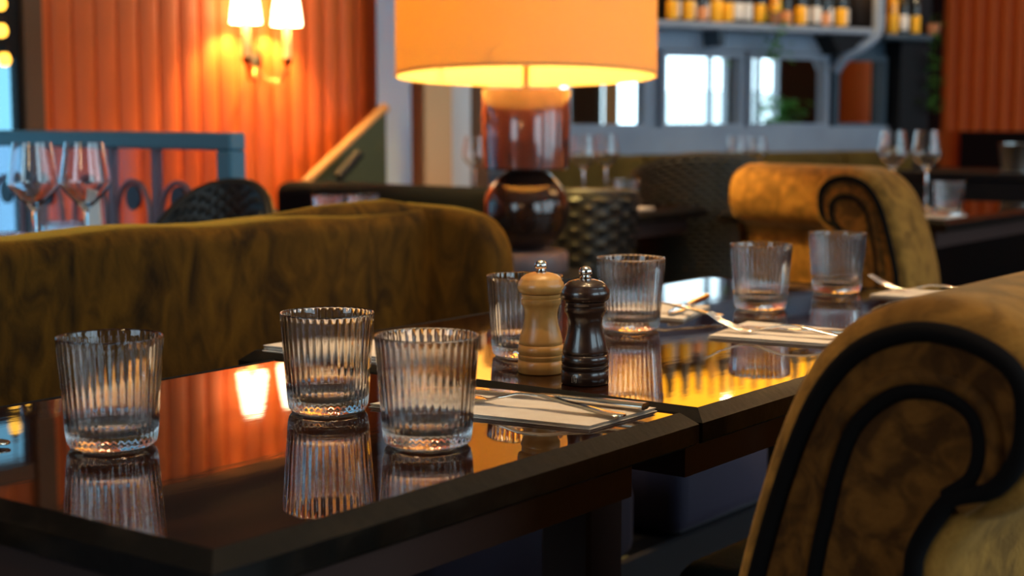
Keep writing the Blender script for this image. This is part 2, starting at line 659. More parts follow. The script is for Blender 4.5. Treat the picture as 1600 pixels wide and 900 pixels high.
for nm, px, hw, m_ in (('trim_4', 719, .037, 'white_paint'), ('trim_9', 750, .032, 'brown_frame'), ('trim_10', 699, .008, 'black')):  # white strip stands in for a lit window, its brightness put into the colour
    cs = at(px, 100, 5.60)
    bm = bx((-hw, -.02, 0), (hw, .02, H), .004, 1)
    bmesh.ops.rotate(bm, matrix=Matrix.Rotation(YAW, 3, 'Z'), verts=bm.verts)
    bmesh.ops.translate(bm, vec=(cs.x, cs.y, 0), verts=bm.verts)
    struct(nm, bm, M[m_])

# ------------------------------------------------------------------ bar wall (angled), local frame: s along, o out, z up
BO = Vector((-3.178, 5.497, 0))
BW = Vector((.342, .940, 0)).normalized()
BN = Vector((.940, -.342, 0)).normalized()
BMX = Matrix(((BW.x, BN.x, 0, BO.x), (BW.y, BN.y, 0, BO.y), (0, 0, 1, 0), (0, 0, 0, 1)))


def bar(bm):
    bmesh.ops.transform(bm, matrix=BMX, verts=bm.verts)
    return bm


def barpt(s, o, z):
    return BMX @ Vector((s, o, z))


struct('wall_bar', bar(bx((-1.25, -.12, 0), (.72, -.035, H))), M['slate'])
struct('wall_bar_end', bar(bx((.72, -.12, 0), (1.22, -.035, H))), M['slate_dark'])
struct('trim_11', bar(bx((-1.1, -.035, 1.3725), (1.04, -.031, 1.525))), M['black'])
struct('trim_5', bar(bx((1.04, -.035, 0), (1.22, .06, H))), M['black'])
struct('trim_6', bar(bx((-1.25, -.035, 1.27), (.70, .0, 1.36))), M['slate'])
struct('trim_7', bar(bx((-1.25, -.035, .80), (1.04, .0, .965))), M['slate'])
panes = [(-.70, -.305, 'cut by the lampshade'), (-.195, .185, 'right of the lampshade, showing two bright windows'),
         (.25, .655, 'showing a green plant and dark wall'), (.735, 1.0, 'nearest the dark pillar, showing dim orange')]
for k, (s0, s1, t) in enumerate(panes):
    o = thing('wall_mirror', 'framed mirror pane behind the bar, ' + t, 'mirror', barpt((s0 + s1) / 2, -.03, .965),
              math.atan2(BW.y, BW.x), 'mirrors along the bar wall')
    hw = (s1 - s0) / 2
    bm = bmesh.new()
    f = .022
    zt = .30
    box(bm, (-hw - f, -.03, 0), (-hw, .0, zt))
    box(bm, (hw, -.03, 0), (hw + f, .0, zt))
    box(bm, (-hw, -.03, zt - f), (hw, .0, zt))
    box(bm, (-hw, -.03, 0), (hw, .0, f * .6))
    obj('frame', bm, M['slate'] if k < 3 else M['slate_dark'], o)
    obj('mirror_glass', bx((-hw, -.004, .01), (hw, .001, zt - .01)), M['mirror'], o)

# bottle shelf
sh = thing('bottle_shelf', 'blue grey bar shelf carrying the row of bottles above the mirrors', 'shelf', BO, math.atan2(BW.y, BW.x))
# local here: x along, y = -out
obj('shelf_board', bx((-1.1, -.13, 1.345), (.80, .03, 1.372), .004, 1), M['slate'], sh)
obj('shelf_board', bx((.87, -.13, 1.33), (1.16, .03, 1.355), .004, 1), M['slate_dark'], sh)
obj('upper_board', bx((-1.1, -.11, 1.98), (.80, .03, 2.0), .004, 1), M['slate'], sh)
pts = spline([(.845, -.11, 2.6), (.845, -.11, 1.5), (.845, -.11, 1.40), (.83, -.11, 1.345), (.77, -.10, 1.30), (.715, -.06, 1.26), (.70, -.01, 1.20)], 6)
obj('shelf_post', tube(pts, .024, 10), M['slate'], sh, 40)
bm = bmesh.new()
prism(bm, [(.58, 1.342), (.80, 1.342), (.73, 1.29), (.64, 1.262)], -.10, .03, lambda a, b_, d: (a, d, b_))
obj('bracket', bm, M['black'], sh)
bm = bmesh.new()
prism(bm, [(-.02, 1.342), (.02, 1.342), (.01, 1.28), (-.01, 1.28)], -.10, .03, lambda a, b_, d: (a, d, b_))
obj('bracket', bm, M['slate_dark'], sh)
lb = thing('backlit_panel', 'amber backlit bar panel above the bottle shelf', 'light panel', BO, math.atan2(BW.y, BW.x))
obj('light_box', bx((-.62, -.0, 1.53), (.76, .03, 1.96)), M['backlight'], lb)
obj('light_box', bx((.90, -.0, 1.53), (1.16, .03, 1.96)), M['backlight'], lb)
# added bare point lights in front of the shelf, brightening the bottle row
for s in (-.45, -.05, .3, .62, 1.0):
    q = barpt(s, .22, 1.62)
    lamp('bottle_fill', q, 1.5, (1, .76, .45), .02)


def bottle(kind, lab, hgt, rad):
    t = thing('bottle', '', 'bottle', group='bottles on the bar shelf')
    m = M[kind]
    obj('bottle_body', lathe([(0, 0), (rad * .93, 0), (rad, .006), (rad, hgt * .56), (rad * .9, hgt * .63), (rad * .42, hgt * .73),
                              (rad * .36, hgt * .94), (rad * .42, hgt * .945), (rad * .42, hgt * .96), (0, hgt * .96)], 20), m, t, 40)
    l0 = hgt * (.04 if lab != 'white_label' else .08)
    l1 = hgt * (.34 if lab == 'amber_label' else .27 if lab == 'orange_label' else .36)
    obj('label', lathe([(rad + .0008, l0), (rad + .0012, l0 + .001), (rad + .0012, l1), (rad + .0008, l1 + .001)], 20), M[lab], t, 40)
    obj('cap', lathe([(0, hgt * .955), (rad * .45, hgt * .955), (rad * .45, hgt), (0, hgt)], 14), M['black'], t, 40)
    return t


kinds = {'yellow': bottle('dark_glass', 'amber_label', .235, .021), 'white': bottle('dark_glass', 'white_label', .225, .020),
         'orange': bottle('dark_glass', 'orange_label', .215, .020), 'tall': bottle('amber_glass', 'amber_label', .24, .022)}
words = {'yellow': 'dark bottle with a yellow label', 'white': 'dark bottle with a white label',
         'orange': 'short dark bottle with an orange label', 'tall': 'glowing amber bottle'}


def s_of(px):
    t = (px - 800) / 2450
    return (t * 6.3 - .77) / (.839 - .545 * t)


row = [(1031, 'yellow', 0), (1044, 'white', 1), (1056, 'yellow', 0), (1068, 'white', 1), (1077, 'orange', 0), (1088, 'white', 1), (1099, 'tall', 0),
       (1116, 'yellow', 0), (1131, 'white', 0), (1146, 'white', 0), (1166, 'yellow', 0), (1190, 'tall', 0), (1207, 'orange', 0), (1229, 'yellow', 0),
       (1241, 'white', 1), (1252, 'white', 0), (1266, 'orange', 0), (1279, 'white', 1), (1291, 'yellow', 0), (1303, 'white', 1),
       (1350, 'white', 0), (1370, 'tall', 0), (1387, 'white', 0), (1405, 'yellow', 0)]
used = set()
ordn = ['first', 'second', 'third', 'fourth', 'fifth', 'sixth', 'seventh', 'eighth', 'ninth', 'tenth']
cnt = {}
for k, (px, kd, back) in enumerate(row):
    s = s_of(px)
    zz = 1.3722 if px < 1320 else 1.3552
    q = barpt(s, .10 - back * .0 - .035 - (.03 if back else 0), zz)
    cnt[kd] = cnt.get(kd, 0) + 1
    if px > 1320:
        lab = words[kd] + ' on the short shelf right of grey post, ' + {1350: 'leftmost', 1370: 'second', 1387: 'third', 1405: 'rightmost'}[px]
    else:
        lab = words[kd] + ', ' + ordn[cnt[kd] - 1] + ' of its kind from the lampshade'
    if kd in used:
        dup(kinds[kd], q, 0, lab)
    else:
        used.add(kd)
        kinds[kd].location = q
        kinds[kd]['label'] = lab


def foliage(center, n, spread, drop, size, seed):
    rnd = random.Random(seed)
    bm = bmesh.new()
    for i in range(n):
        p = Vector((rnd.gauss(0, spread[0]), rnd.gauss(0, spread[1]), -abs(rnd.random()) ** .8 * drop + rnd.random() * .03))
        a = rnd.random() * 2 * PI
        tl = rnd.uniform(-.9, .2)
        d = Vector((math.cos(a), math.sin(a), tl)).normalized()
        s = d.cross(Vector((0, 0, 1))).normalized()
        u = s.cross(d)
        sz = size * rnd.uniform(.6, 1.2)
        pts = [p, p + d * sz * .4 + s * sz * .3, p + d * sz, p + d * sz * .4 - s * sz * .3]
        mid = p + d * sz * .45 + u * sz * .1
        vs = [bm.verts.new(x) for x in pts]
        vm = bm.verts.new(mid)
        for j in range(4):
            bm.faces.new((vs[j], vs[(j + 1) % 4], vm))
    bmesh.ops.translate(bm, vec=center, verts=bm.verts)
    return bm


def plant(px, label, n, spread, drop, size, zt, o_, seed):
    t = thing('trailing_plant', label, 'plant', barpt(s_of(px), o_, zt))
    obj('pot', lathe([(0, 0), (.022, 0), (.03, .05), (.026, .05), (.02, .01), (0, .01)], 16), M['terracotta'], t, 40)
    f = obj('foliage', foliage((0, 0, .06), n, spread, drop, size, seed), M['leaf'], t)
    f['kind'] = 'stuff'


plant(1177, 'small trailing plant spilling over the bar shelf edge between bottles', 110, (.03, .03), .22, .035, 1.3722, .112, 3)
plant(1424, 'dark green plant trailing down at the right end of the bar shelf', 130, (.018, .018), .40, .035, 1.3552, .10, 4)
# plant on the window sill that shows in the third mirror
t = thing('leafy_pot_plant', 'leafy green pot plant on the street window sill, seen in the mirror', 'plant', (XR - .34, 7.98, 0))
obj('pot', lathe([(0, .0), (.13, .0), (.17, .55), (.15, .55), (.12, .05), (0, .05)], 20), M['terracotta'], t, 40)
f = obj('foliage', foliage((0, 0, 1.15), 260, (.09, .08), .6, .12, 9), M['leaf'], t)
f['kind'] = 'stuff'
t = thing('window_curtain', 'cream curtain hanging beside the street window', 'curtain', (XR - .05, 6.67, .3))
bm = bmesh.new()
pts = [(math.sin(i * 1.6) * .018, i * .01) for i in range(12)]
pl = [(x - .006, y) for x, y in pts] + [(x + .006, y) for x, y in reversed(pts)]
prism(bm, pl, 0, 2.4, lambda a, b_, d: (a, b_, d))
obj('drape', bm, M['curtain'], t, 60)
obj('curtain_rod', tube([(0, -.1, 2.42), (0, .3, 2.42)], .012), M['brass'], t)

# benches along the bar wall, with scatter cushions
t = thing('bar_bench', 'long mustard bench back running under the bar mirrors', 'bench', BO, math.atan2(BW.y, BW.x))
for k, (a, b_) in enumerate([(-.95, -.42), (-.41, .10), (.11, .62), (.63, 1.03)]):
    obj('back_cushion', bx((a, -.17, .42), (b_, -.012, .862), .03, 3), M['mustard'], t, 40)
obj('seat_cushion', bx((-.95, -.60, .34), (1.03, -.18, .46), .03, 3), M['mustard'], t, 40)
obj('bench_base', bx((-.95, -.56, 0), (1.03, -.06, .335)), M['black'], t)
for px, zz, m_, lb_ in ((998, .80, 'grey_cloth', 'grey cushion leaning on the mustard bench behind the big woven chair'),
                        (1232, .83, 'grey_cloth', 'grey cushion leaning on the mustard bench behind the rolled armchair')):
    s = s_of(px)
    bm = bx((-.11, -.045, -.13), (.11, .045, .13), .04, 4)
    bmesh.ops.rotate(bm, matrix=Matrix.Rotation(.2, 3, 'X'), verts=bm.verts)
    o = obj('scatter_cushion', bm, M[m_], None, 60, barpt(s, .26, .61))
    o.rotation_euler = (0, 0, math.atan2(BW.y, BW.x))
    tag(o, lb_, 'cushion')

# ================================================================== wall sconce
sc = thing('wall_sconce', 'two-armed candle wall sconce with small lit shades on orange wall', 'wall lamp', (XL, 3.515, 1.19))
obj('backplate', lathe([(0, 0), (.03, 0), (.036, .012), (.03, .03), (.012, .036), (0, .04)], 20), M['brass'], sc, 50)
sc.children[0].rotation_euler = (0, PI / 2, 0)
sc.children[0].scale = (1.3, .8, 1)
for y in (-.115, .06):
    base = (.105, y, 0)
    obj('arm', tube(spline([(.02, 0, -.01), (.05, y * .3, -.06), (.09, y * .8, -.065), (.105, y, -.02)], 6), .005, 8), M['brass'], sc, 50)
    cp = obj('candle_cup', lathe([(0, -.022), (.01, -.02), (.018, -.002), (.02, .002), (0, .002)], 16, off=base), M['brass'], sc, 50)
    obj('candle_tube', lathe([(.0, .002), (.0125, .002), (.0125, .125), (0, .125)], 16, off=base), M['candle_tube'], sc, 50)
    obj('lamp_shade', lathe([(.049, .105), (.044, .15), (.036, .20), (.029, .235), (.028, .235), (.035, .20), (.043, .15), (.0475, .105), (.049, .105)], 28, off=base),
        M['sconce_shade'], sc, 50)
    lamp('sconce_bulb', (XL + .105, 3.515 + y, 1.19 + .155), 22.0, (1, .62, .20), .018)

# ================================================================== olive panel rising to the columns (stair side)
st = thing('stair_side', 'olive green sloping stair side panel below the sconce', 'stair panel')
a = at(476, 293, 5.0)
b_ = at(603, 172, 5.25)
dv = (b_ - a)
bm = bmesh.new()
th = Vector((.06, -.06, 0)) * .5
A = [Vector((a.x, a.y, 0)), Vector((b_.x, b_.y, 0)), b_, a]
vs = [bm.verts.new(v) for v in A] + [bm.verts.new(v - th) for v in A]
for f in ((0, 1, 2, 3), (7, 6, 5, 4), (0, 4, 5, 1), (1, 5, 6, 2), (2, 6, 7, 3), (3, 7, 4, 0)):
    bm.faces.new([vs[i] for i in f])
obj('side_panel', bm, M['olive_panel'], st)
obj('top_rail', tube([a + Vector((0, 0, .01)) - th * .5, b_ + Vector((0, 0, .01)) - th * .5], .018, 8), M['brass_edge'], st, 50)
q = at(548, 262, 5.05)
obj('hand_hold', tube([q + Vector((0, -.06, -.03)), q + Vector((.01, .03, .045))], .018, 10), M['black'], st, 50)

# ================================================================== teal framed glass screen
post = at(360, 207, 3.2)
sx, sy = post.x, post.y
ss = thing('glass_screen', 'low glass partition screen in a teal painted frame', 'screen', (sx, sy, 0))
zt = .981
ln = sx - XL - .03
obj('top_rail', bx((-ln, -.022, zt - .036), (.0225, .022, zt), .004, 1), M['teal_frame'], ss)
obj('post', bx((-.022, -.022, 0), (.022, .022, zt - .036), .004, 1), M['teal_frame'], ss)
obj('lower_panel', bx((-ln, -.015, 0), (-.022, .015, .55)), M['teal_frame'], ss)
obj('pane', bx((-ln, -.003, .55), (-.022, .003, zt - .036)), M['screen_pane'], ss)
M['lead'] = mat('smoky lilac enamel', (.16, .11, .15), .35)
M['ink'] = mat('ink blue enamel', (.025, .03, .055), .4)
M['coral'] = mat('coral red enamel', (.42, .07, .05), .45)
for k, xc in enumerate((-.155, -.30, -.445, -.60, -.75)):
    # keyhole motifs: smoky arch, dark disc, coral infill to either side
    arch = [(xc + .055 * math.cos(i * PI / 14), -.006, .80 + .075 * math.sin(i * PI / 14)) for i in range(15)]
    arch = [(xc + .055, -.006, .56)] + arch + [(xc - .055, -.006, .56)]
    obj('arch_band', tube(arch, .006, 6), M['lead'], ss, 50)
    bm = lathe([(0, -.004), (.022, -.004), (.022, .004), (0, .004)], 24)
    bmesh.ops.rotate(bm, matrix=Matrix.Rotation(PI / 2, 3, 'X'), verts=bm.verts)
    bmesh.ops.scale(bm, vec=(1, 1, 1.25), verts=bm.verts)
    bmesh.ops.translate(bm, vec=(xc, -.005, .855 - .015), verts=bm.verts)
    obj('disc', bm, M['ink'], ss, 40)
for xc in (-.228, -.372):
    obj('glazing_bar', bx((xc - .009, -.008, .55), (xc + .009, .008, zt - .036)), M['lead'], ss)

# ================================================================== drum lamp and its stand
lp = at(822, 120, 3.7)
lx, ly = lp.x, lp.y
ST = .645
sd = thing('lamp_pedestal', 'dark round pedestal table carrying the big drum lamp', 'side table', (lx, ly, 0))
obj('pedestal_top', lathe([(0, ST - .03), (.15, ST - .03), (.155, ST - .02), (.155, ST - .006), (.15, ST), (0, ST)], 40), M['black'], sd, 40)
obj('pedestal_stem', lathe([(0, .02), (.03, .02), (.03, ST - .03), (0, ST - .03)], 24), M['black'], sd, 40)
obj('pedestal_foot', lathe([(0, 0), (.14, 0), (.14, .012), (.04, .03), (0, .03)], 32), M['black'], sd, 40)
tl = thing('drum_table_lamp', 'big table lamp with a glowing linen drum shade on burgundy cylinder', 'lamp', (lx, ly, ST + .0005))
obj('foot', lathe([(0, 0), (.095, 0), (.10, .006), (.10, .044), (.094, .052), (0, .052)], 48), mat('mauve grey stone', (.16, .11, .11), .5), tl, 40)
sph = [(0, .053)] + [(.1015 * math.sin(a_), .148 - .1015 * math.cos(a_)) for a_ in [PI * (.1 + .8 * i / 20) for i in range(21)]] + [(0, .245)]
obj('globe', lathe(sph, 48), M['lamp_globe'], tl, 60)
obj('column', lathe([(0, .243), (.096, .243), (.1015, .247), (.104, .30), (.1045, .425), (.10, .431), (0, .431)], 48), M['lamp_ceramic'], tl, 40)
obj('neck', lathe([(0, .43), (.008, .43), (.008, .50), (.022, .505), (.022, .54), (0, .54)], 20), M['brass'], tl, 40)
zb, zs = .461, .84
R = .305
shd = obj('lamp_shade', lathe([(R, zb), (R, zs), (R - .003, zs), (R - .003, zb), (R, zb)], 72), M['lampshade'], tl, 40)
# the shade sits slightly crooked on its ring, tipped back from the tables
TILT = Matrix.Translation((0, 0, .53)) @ Matrix.Rotation(math.radians(-3.2), 4, Vector((math.cos(YAW), math.sin(YAW), 0))) @ Matrix.Translation((0, 0, -.53))
shd.data.transform(TILT)
for z in (zb, zs):
    rg = obj('shade_ring', tube([((R - .001) * math.cos(i * PI / 32), (R - .001) * math.sin(i * PI / 32), z) for i in range(64)], .0035, 6, None, True), M['lampshade'], shd, 60)
    rg.data.transform(TILT)
bm = bmesh.new()
for i in range(3):
    a_ = i * 2 * PI / 3 + .9
    tube([(.02 * math.cos(a_), .02 * math.sin(a_), .53), (R * math.cos(a_), R * math.sin(a_), .50 + .01)], .0025, 6, bm)
obj('spider', bm, M['brass'], tl)
obj('bulb', lathe([(0, .54), (.014, .545), (.03, .59), (.03, .61), (.018, .635), (0, .64)], 20), M['bulb'], tl, 60)
lamp('drum_lamp_bulb', (lx, ly, ST + .675), 56, (1, .73, .22), .05)

# ================================================================== bench (left)
bn = thing('velvet_bench', 'long olive gold velvet bench along the left of the tables', 'bench', (-1.71, -.6, 0))


def seg_cushion(lo, hi, bev, seg, sub=None):
    return bx(lo, hi, bev, seg)


def round_back(y0, y1, xw, z0, z1, rr, ny=40):
    """back pad: section rounded on top, seen along Y"""
    bm = bmesh.new()
    sec = [(0, z0), (0, z1 - rr)] + [(-rr + rr * math.cos(a_), z1 - rr + rr * math.sin(a_)) for a_ in [PI / 2 * i / 6 for i in range(1, 7)]]
    sec += [(-xw + rr - rr * math.sin(a_), z1 - rr + rr * math.cos(a_)) for a_ in [PI / 2 * i / 6 for i in range(0, 7)]] + [(-xw, z0)]
    rows = []
    for k in range(ny + 1):
        y = y0 + (y1 - y0) * k / ny
        wv = .003 * math.sin(k * 1.3) + .002 * math.sin(k * .47)
        e = min(1, min(k, ny - k) / 1.5)
        rows.append([bm.verts.new((x * (1) + wv * .5, y, z + (wv if z > z0 + .05 else 0))) for x, z in sec])
    for A_, B_ in zip(rows, rows[1:]):
        for i in range(len(sec)):
            j = (i + 1) % len(sec)
            bm.faces.new((A_[i], A_[j], B_[j], B_[i]))
    bm.faces.new(rows[0])
    bm.faces.new(rows[-1][::-1])
    return bm


obj('backrest', round_back(0, 2.67, .13, .44, .858, .032), M['bench_velvet'], bn, 50)
bm = bmesh.new()
prof = [(-.13, .05), (-.13, .82)] + [(-.13 + .045 - .045 * math.cos(a_), .82 + .045 * math.sin(a_)) for a_ in [PI / 2 * i / 6 for i in range(1, 7)]]
prof += [(.02, .862), (.055, .858)] + [(.062 + .075 * math.sin(a_), .765 + .090 * math.cos(a_)) for a_ in [PI / 2 * i / 8 for i in range(1, 9)]]
prof += [(.147, .70), (.155, .60), (.158, .05)]
n_ = len(prof)
cx_ = sum(p[0] for p in prof) / n_
rows = []
for k, (y, sc_) in enumerate([(2.635, .0), (2.638, .012), (2.648, .02), (2.665, .022), (2.68, .022), (2.697, .018), (2.705, .0)]):
    rows.append([bm.verts.new((x + (1 if x > .05 else -1) * (sc_ - .022) * .9, y, z + (sc_ - .022) * (.9 if z > .5 else 0))) for x, z in prof])
for A_, B_ in zip(rows, rows[1:]):
    for i in range(n_):
        j = (i + 1) % n_
        bm.faces.new((A_[i], A_[j], B_[j], B_[i]))
f1 = bm.faces.new(rows[0])
f2 = bm.faces.new(rows[-1][::-1])
bmesh.ops.triangulate(bm, faces=[f1, f2])
obj('end_arm', bm, M['bench_velvet'], bn, 40)
obj('back_roll', tube([(-.085, 2.30, .838), (-.07, 2.45, .842), (-.05, 2.58, .846), (-.035, 2.66, .842)], [.02, .03, .031, .02], 14), M['bench_velvet'], bn, 60)
obj('seat_cushion', bx((0.003, .0, .34), (.45, 2.60, .47), .03, 3), M['aubergine'], bn, 40)
obj('seat_cushion', bx((0.003, 2.72, .34), (.45, 3.20, .47), .03, 3), M['aubergine'], bn, 40)
obj('bench_base', bx((-.13, 0, 0), (.43, 3.20, .335), .005, 1), M['black'], bn)

# ================================================================== tables
TZ = .75


def table(name, label, x0, x1, y0, y1, z, cat='table', legs=True, ch=.014, m_top=None, group=None, pedestal=False):
    t = thing(name, label, cat, ((x0 + x1) / 2, (y0 + y1) / 2, 0), 0, group)
    hx, hy = (x1 - x0) / 2, (y1 - y0) / 2
    obj('tabletop', bx((-hx, -hy, z - .024), (hx, hy, z)), m_top or M['table'], t)
    o1 = ch
    for k in range(4):
        # chamfered edge strip, mitred at the corners
        horiz = k % 2 == 0
        sgn = 1 if k < 2 else -1
        ia, oa = (hx, hx + o1) if horiz else (hy, hy + o1)
        d0 = hy if horiz else hx
        bm = bmesh.new()
        sec = [(0, 0), (.0008, .0012), (o1, -.010), (o1, -.027), (o1 - .004, -.030), (0, -.030)]
        A_, B_ = [], []
        for off, dz in sec:
            for lst, sg in ((A_, -1), (B_, 1)):
                across = sgn * ((hx if horiz else hy) + off)
                along = sg * (d0 + off)
                lst.append(bm.verts.new((across, along, z + dz) if horiz else (along, across, z + dz)))
        for i in range(6):
            j = (i + 1) % 6
            bm.faces.new((A_[i], A_[j], B_[j], B_[i]))
        bm.faces.new(A_[::-1])
        bm.faces.new(B_)
        obj('edge_trim', bm, M['trim'], t)
    obj('apron', bx((-hx + .03, -hy + .03, z - .075), (hx - .03, hy - .03, z - .031)), M['leg'], t)
    if pedestal == 'twin':
        for sy_ in (-1, 1):
            yy = sy_ * .277
            obj('pedestal', bx((-.034, yy - .036, .03), (.034, yy + .036, z - .076), .004, 1), M['leg'], t)
            obj('foot_plate', bx((-.055, yy - .06, 0), (.055, yy + .06, .029), .006, 1), M['black'], t)
    elif pedestal:
        obj('pedestal', bx((-.045, -.045, .03), (.045, .045, z - .076), .004, 1), M['black'], t)
        obj('foot_plate', bx((-.2, -.2, 0), (.2, .2, .029), .006, 1), M['black'], t)
    else:
        for sx_ in (-1, 1):
            for sy_ in (-1, 1):
                px_, py_ = sx_ * (hx - .07), sy_ * (hy - .07)
                obj('leg', bx((px_ - .032, py_ - .032, 0), (px_ + .032, py_ + .032, z - .076), .003, 1), M['leg'], t)
    return t


table('dining_table', 'nearest dark lacquered table with three ribbed tumblers on it', -1.235, -.72, .647, 1.205, TZ, group='dark lacquered tables', pedestal=True)
table('dining_table', 'long dark lacquered table behind, with the pepper mills on it', -1.30, -.72, 1.239, 2.267, TZ, group='dark lacquered tables', pedestal='twin')
table('dining_table', 'half hidden table behind the velvet bench, with two wine glasses', -2.50, -1.93, 1.25, 1.82, TZ, group='dark lacquered tables', pedestal=True)
table('dining_table', 'hidden table before the black sofa, with two tumblers', -2.86, -2.34, 2.40, 2.85, TZ, group='dark lacquered tables', pedestal=True)
table('dining_table', 'dark table beside the woven chairs, with wine glasses and napkin', -3.04, -2.31, 3.58, 3.985, TZ, group='dark lacquered tables', pedestal=True)
table('dining_table', 'dark table right of the rolled armchair, with glasses', -2.15, -1.52, 3.84, 4.75, TZ, group='dark lacquered tables', pedestal=True)
table('dining_table', 'farthest dark table, behind the big woven chair', -2.75, -2.27, 4.86, 5.28, .745, group='dark lacquered tables', pedestal=True)

# ================================================================== ribbed tumblers


def tumbler_bm():
    H_ = .0905
    rt, rb = .0425, .0362
    prof = [(0, .0035, 0), (.020, .0028, 0), (.029, .0004, 0), (.033, .0003, 0), (rb - .0008, .003, 0), (rb, .006, .3)]
    for k in range(1, 12):
        u = k / 12
        z = .006 + (H_ - .006) * u
        prof.append((rb + (rt - rb) * u, z, 1 if u < .95 else .7))
    prof += [(rt + .0001, H_ - .0016, .6)] + [(rt - .0009 + .0011 * math.cos(a_), H_ - .0011 + .0011 * math.sin(a_), .3 * (1 - a_ / PI)) for a_ in [PI * q_ / 8 for q_ in range(1, 8)]] + [(rt - .0021, H_ - .0016, 0)]
    for k in range(11, 0, -1):
        u = k / 12
        z = .006 + (H_ - .006) * u
        if z < .017:
            continue
        prof.append((rb + (rt - rb) * u - .0023, z, 0))
    prof += [(rb - .0032, .0155, 0), (rb - .007, .0122, 0), (.015, .0108, 0), (0, .0104, 0)]
    return lathe(prof, 280, rib=(40, .0013))


T0 = obj('tumbler', tumbler_bm(), M['glass'], None, 60)
tum = [
    ((176, 697), None, 'clear ribbed tumbler alone at the left of the nearest table'),
    ((513, 642), None, 'clear ribbed tumbler on the nearest table, between the two others'),
    ((668, 694), None, 'clear ribbed tumbler on nearest table beside the napkin, in front'),
    ((820, 556), None, 'clear ribbed tumbler half hidden behind the pale wooden mill'),
    ((985, 515), None, 'clear ribbed tumbler right of the black mill on the long table'),
    ((1188, 483), None, 'clear ribbed tumbler behind the napkin with the raised fork'),
    ((1307, 457), None, 'farthest clear ribbed tumbler on the long table, by the armchair'),
]
for k, (pp, _, lb_) in enumerate(tum):
    q = on(*pp, TZ)
    o = T0 if k == 0 else dup(T0)
    o.location = (q.x, q.y, TZ + .0006)
    o.rotation_euler = (0, 0, random.random() * 6)
    tag(o, lb_, 'glass', 'ribbed tumblers')
# tumblers far behind
for px, Y, lb_, sc_, zz in ((513, 3.62, 'left of two tumblers in front of the black sofa', .88, TZ), (567, 3.66, 'right of two tumblers in front of the black sofa', .88, TZ),
                            (978, 4.48, 'tumbler on the table beside the black chequered woven chair', .9, TZ),
                            (1482, 4.12, 'tumbler on the table right of the rolled armchair', 1.0, TZ),
                            (12, 2.52, 'tumbler cut by the left picture edge behind the velvet bench', .85, TZ),
                            (98, 2.72, 'tumbler under the wine glasses behind the velvet bench', .9, TZ)):
    q = at(px, 300, Y)
    o = dup(T0)
    o.location = (q.x, q.y, zz + .0016)
    o.scale = (sc_,) * 3
    tag(o, lb_, 'glass', 'ribbed tumblers')

# ================================================================== wine glasses


def wine_bm():
    out = [(0, 0), (.034, 0), (.0345, .0012), (.02, .004), (.007, .009), (.0042, .02), (.0038, .06), (.004, .108), (.007, .115),
           (.020, .126), (.034, .141), (.0405, .151), (.0415, .157), (.0405, .166), (.0365, .190), (.0325, .213), (.0310, .222)]
    inn = [(.0300, .222), (.0315, .213), (.0355, .190), (.0394, .166), (.0403, .157), (.0394, .152), (.033, .1432), (.019, .129), (.006, .1195), (0, .1185)]
    return lathe(out + inn, 48)


W0 = obj('wine_glass', wine_bm(), M['glass'], None, 60)
wg = [((51, 2.55), 'left wine glass behind the velvet bench by the glass screen', 1.0, TZ), ((132, 2.56), 'right wine glass behind the velvet bench by the glass screen', 1.0, TZ),
      ((912, 4.55), 'wine glass left of its pair, just right of the drum lamp', .93, TZ), ((947, 4.72), 'wine glass right of its pair, before the bar mirrors', .93, TZ),
      ((742, 4.70), 'wine glass just left of the lamp column, before the white strip', .90, TZ),
      ((1150, 5.5), 'left wine glass on the farthest table behind the woven chair', .88, .745), ((1182, 5.55), 'right wine glass on the farthest table behind the woven chair', .88, .745),
      ((1395, 4.35), 'left wine glass rising behind the rolled armchair', 1.0, TZ), ((1448, 4.35), 'right wine glass rising behind the rolled armchair', 1.0, TZ)]
for k, ((px, Y), lb_, sc_, zz) in enumerate(wg):
    q = at(px, 250, Y)
    o = W0 if k == 0 else dup(W0)
    o.location = (q.x, q.y, zz + .0016)
    o.scale = (sc_,) * 3
    tag(o, lb_, 'wine glass', 'wine glasses on the tables behind')

# ================================================================== mills


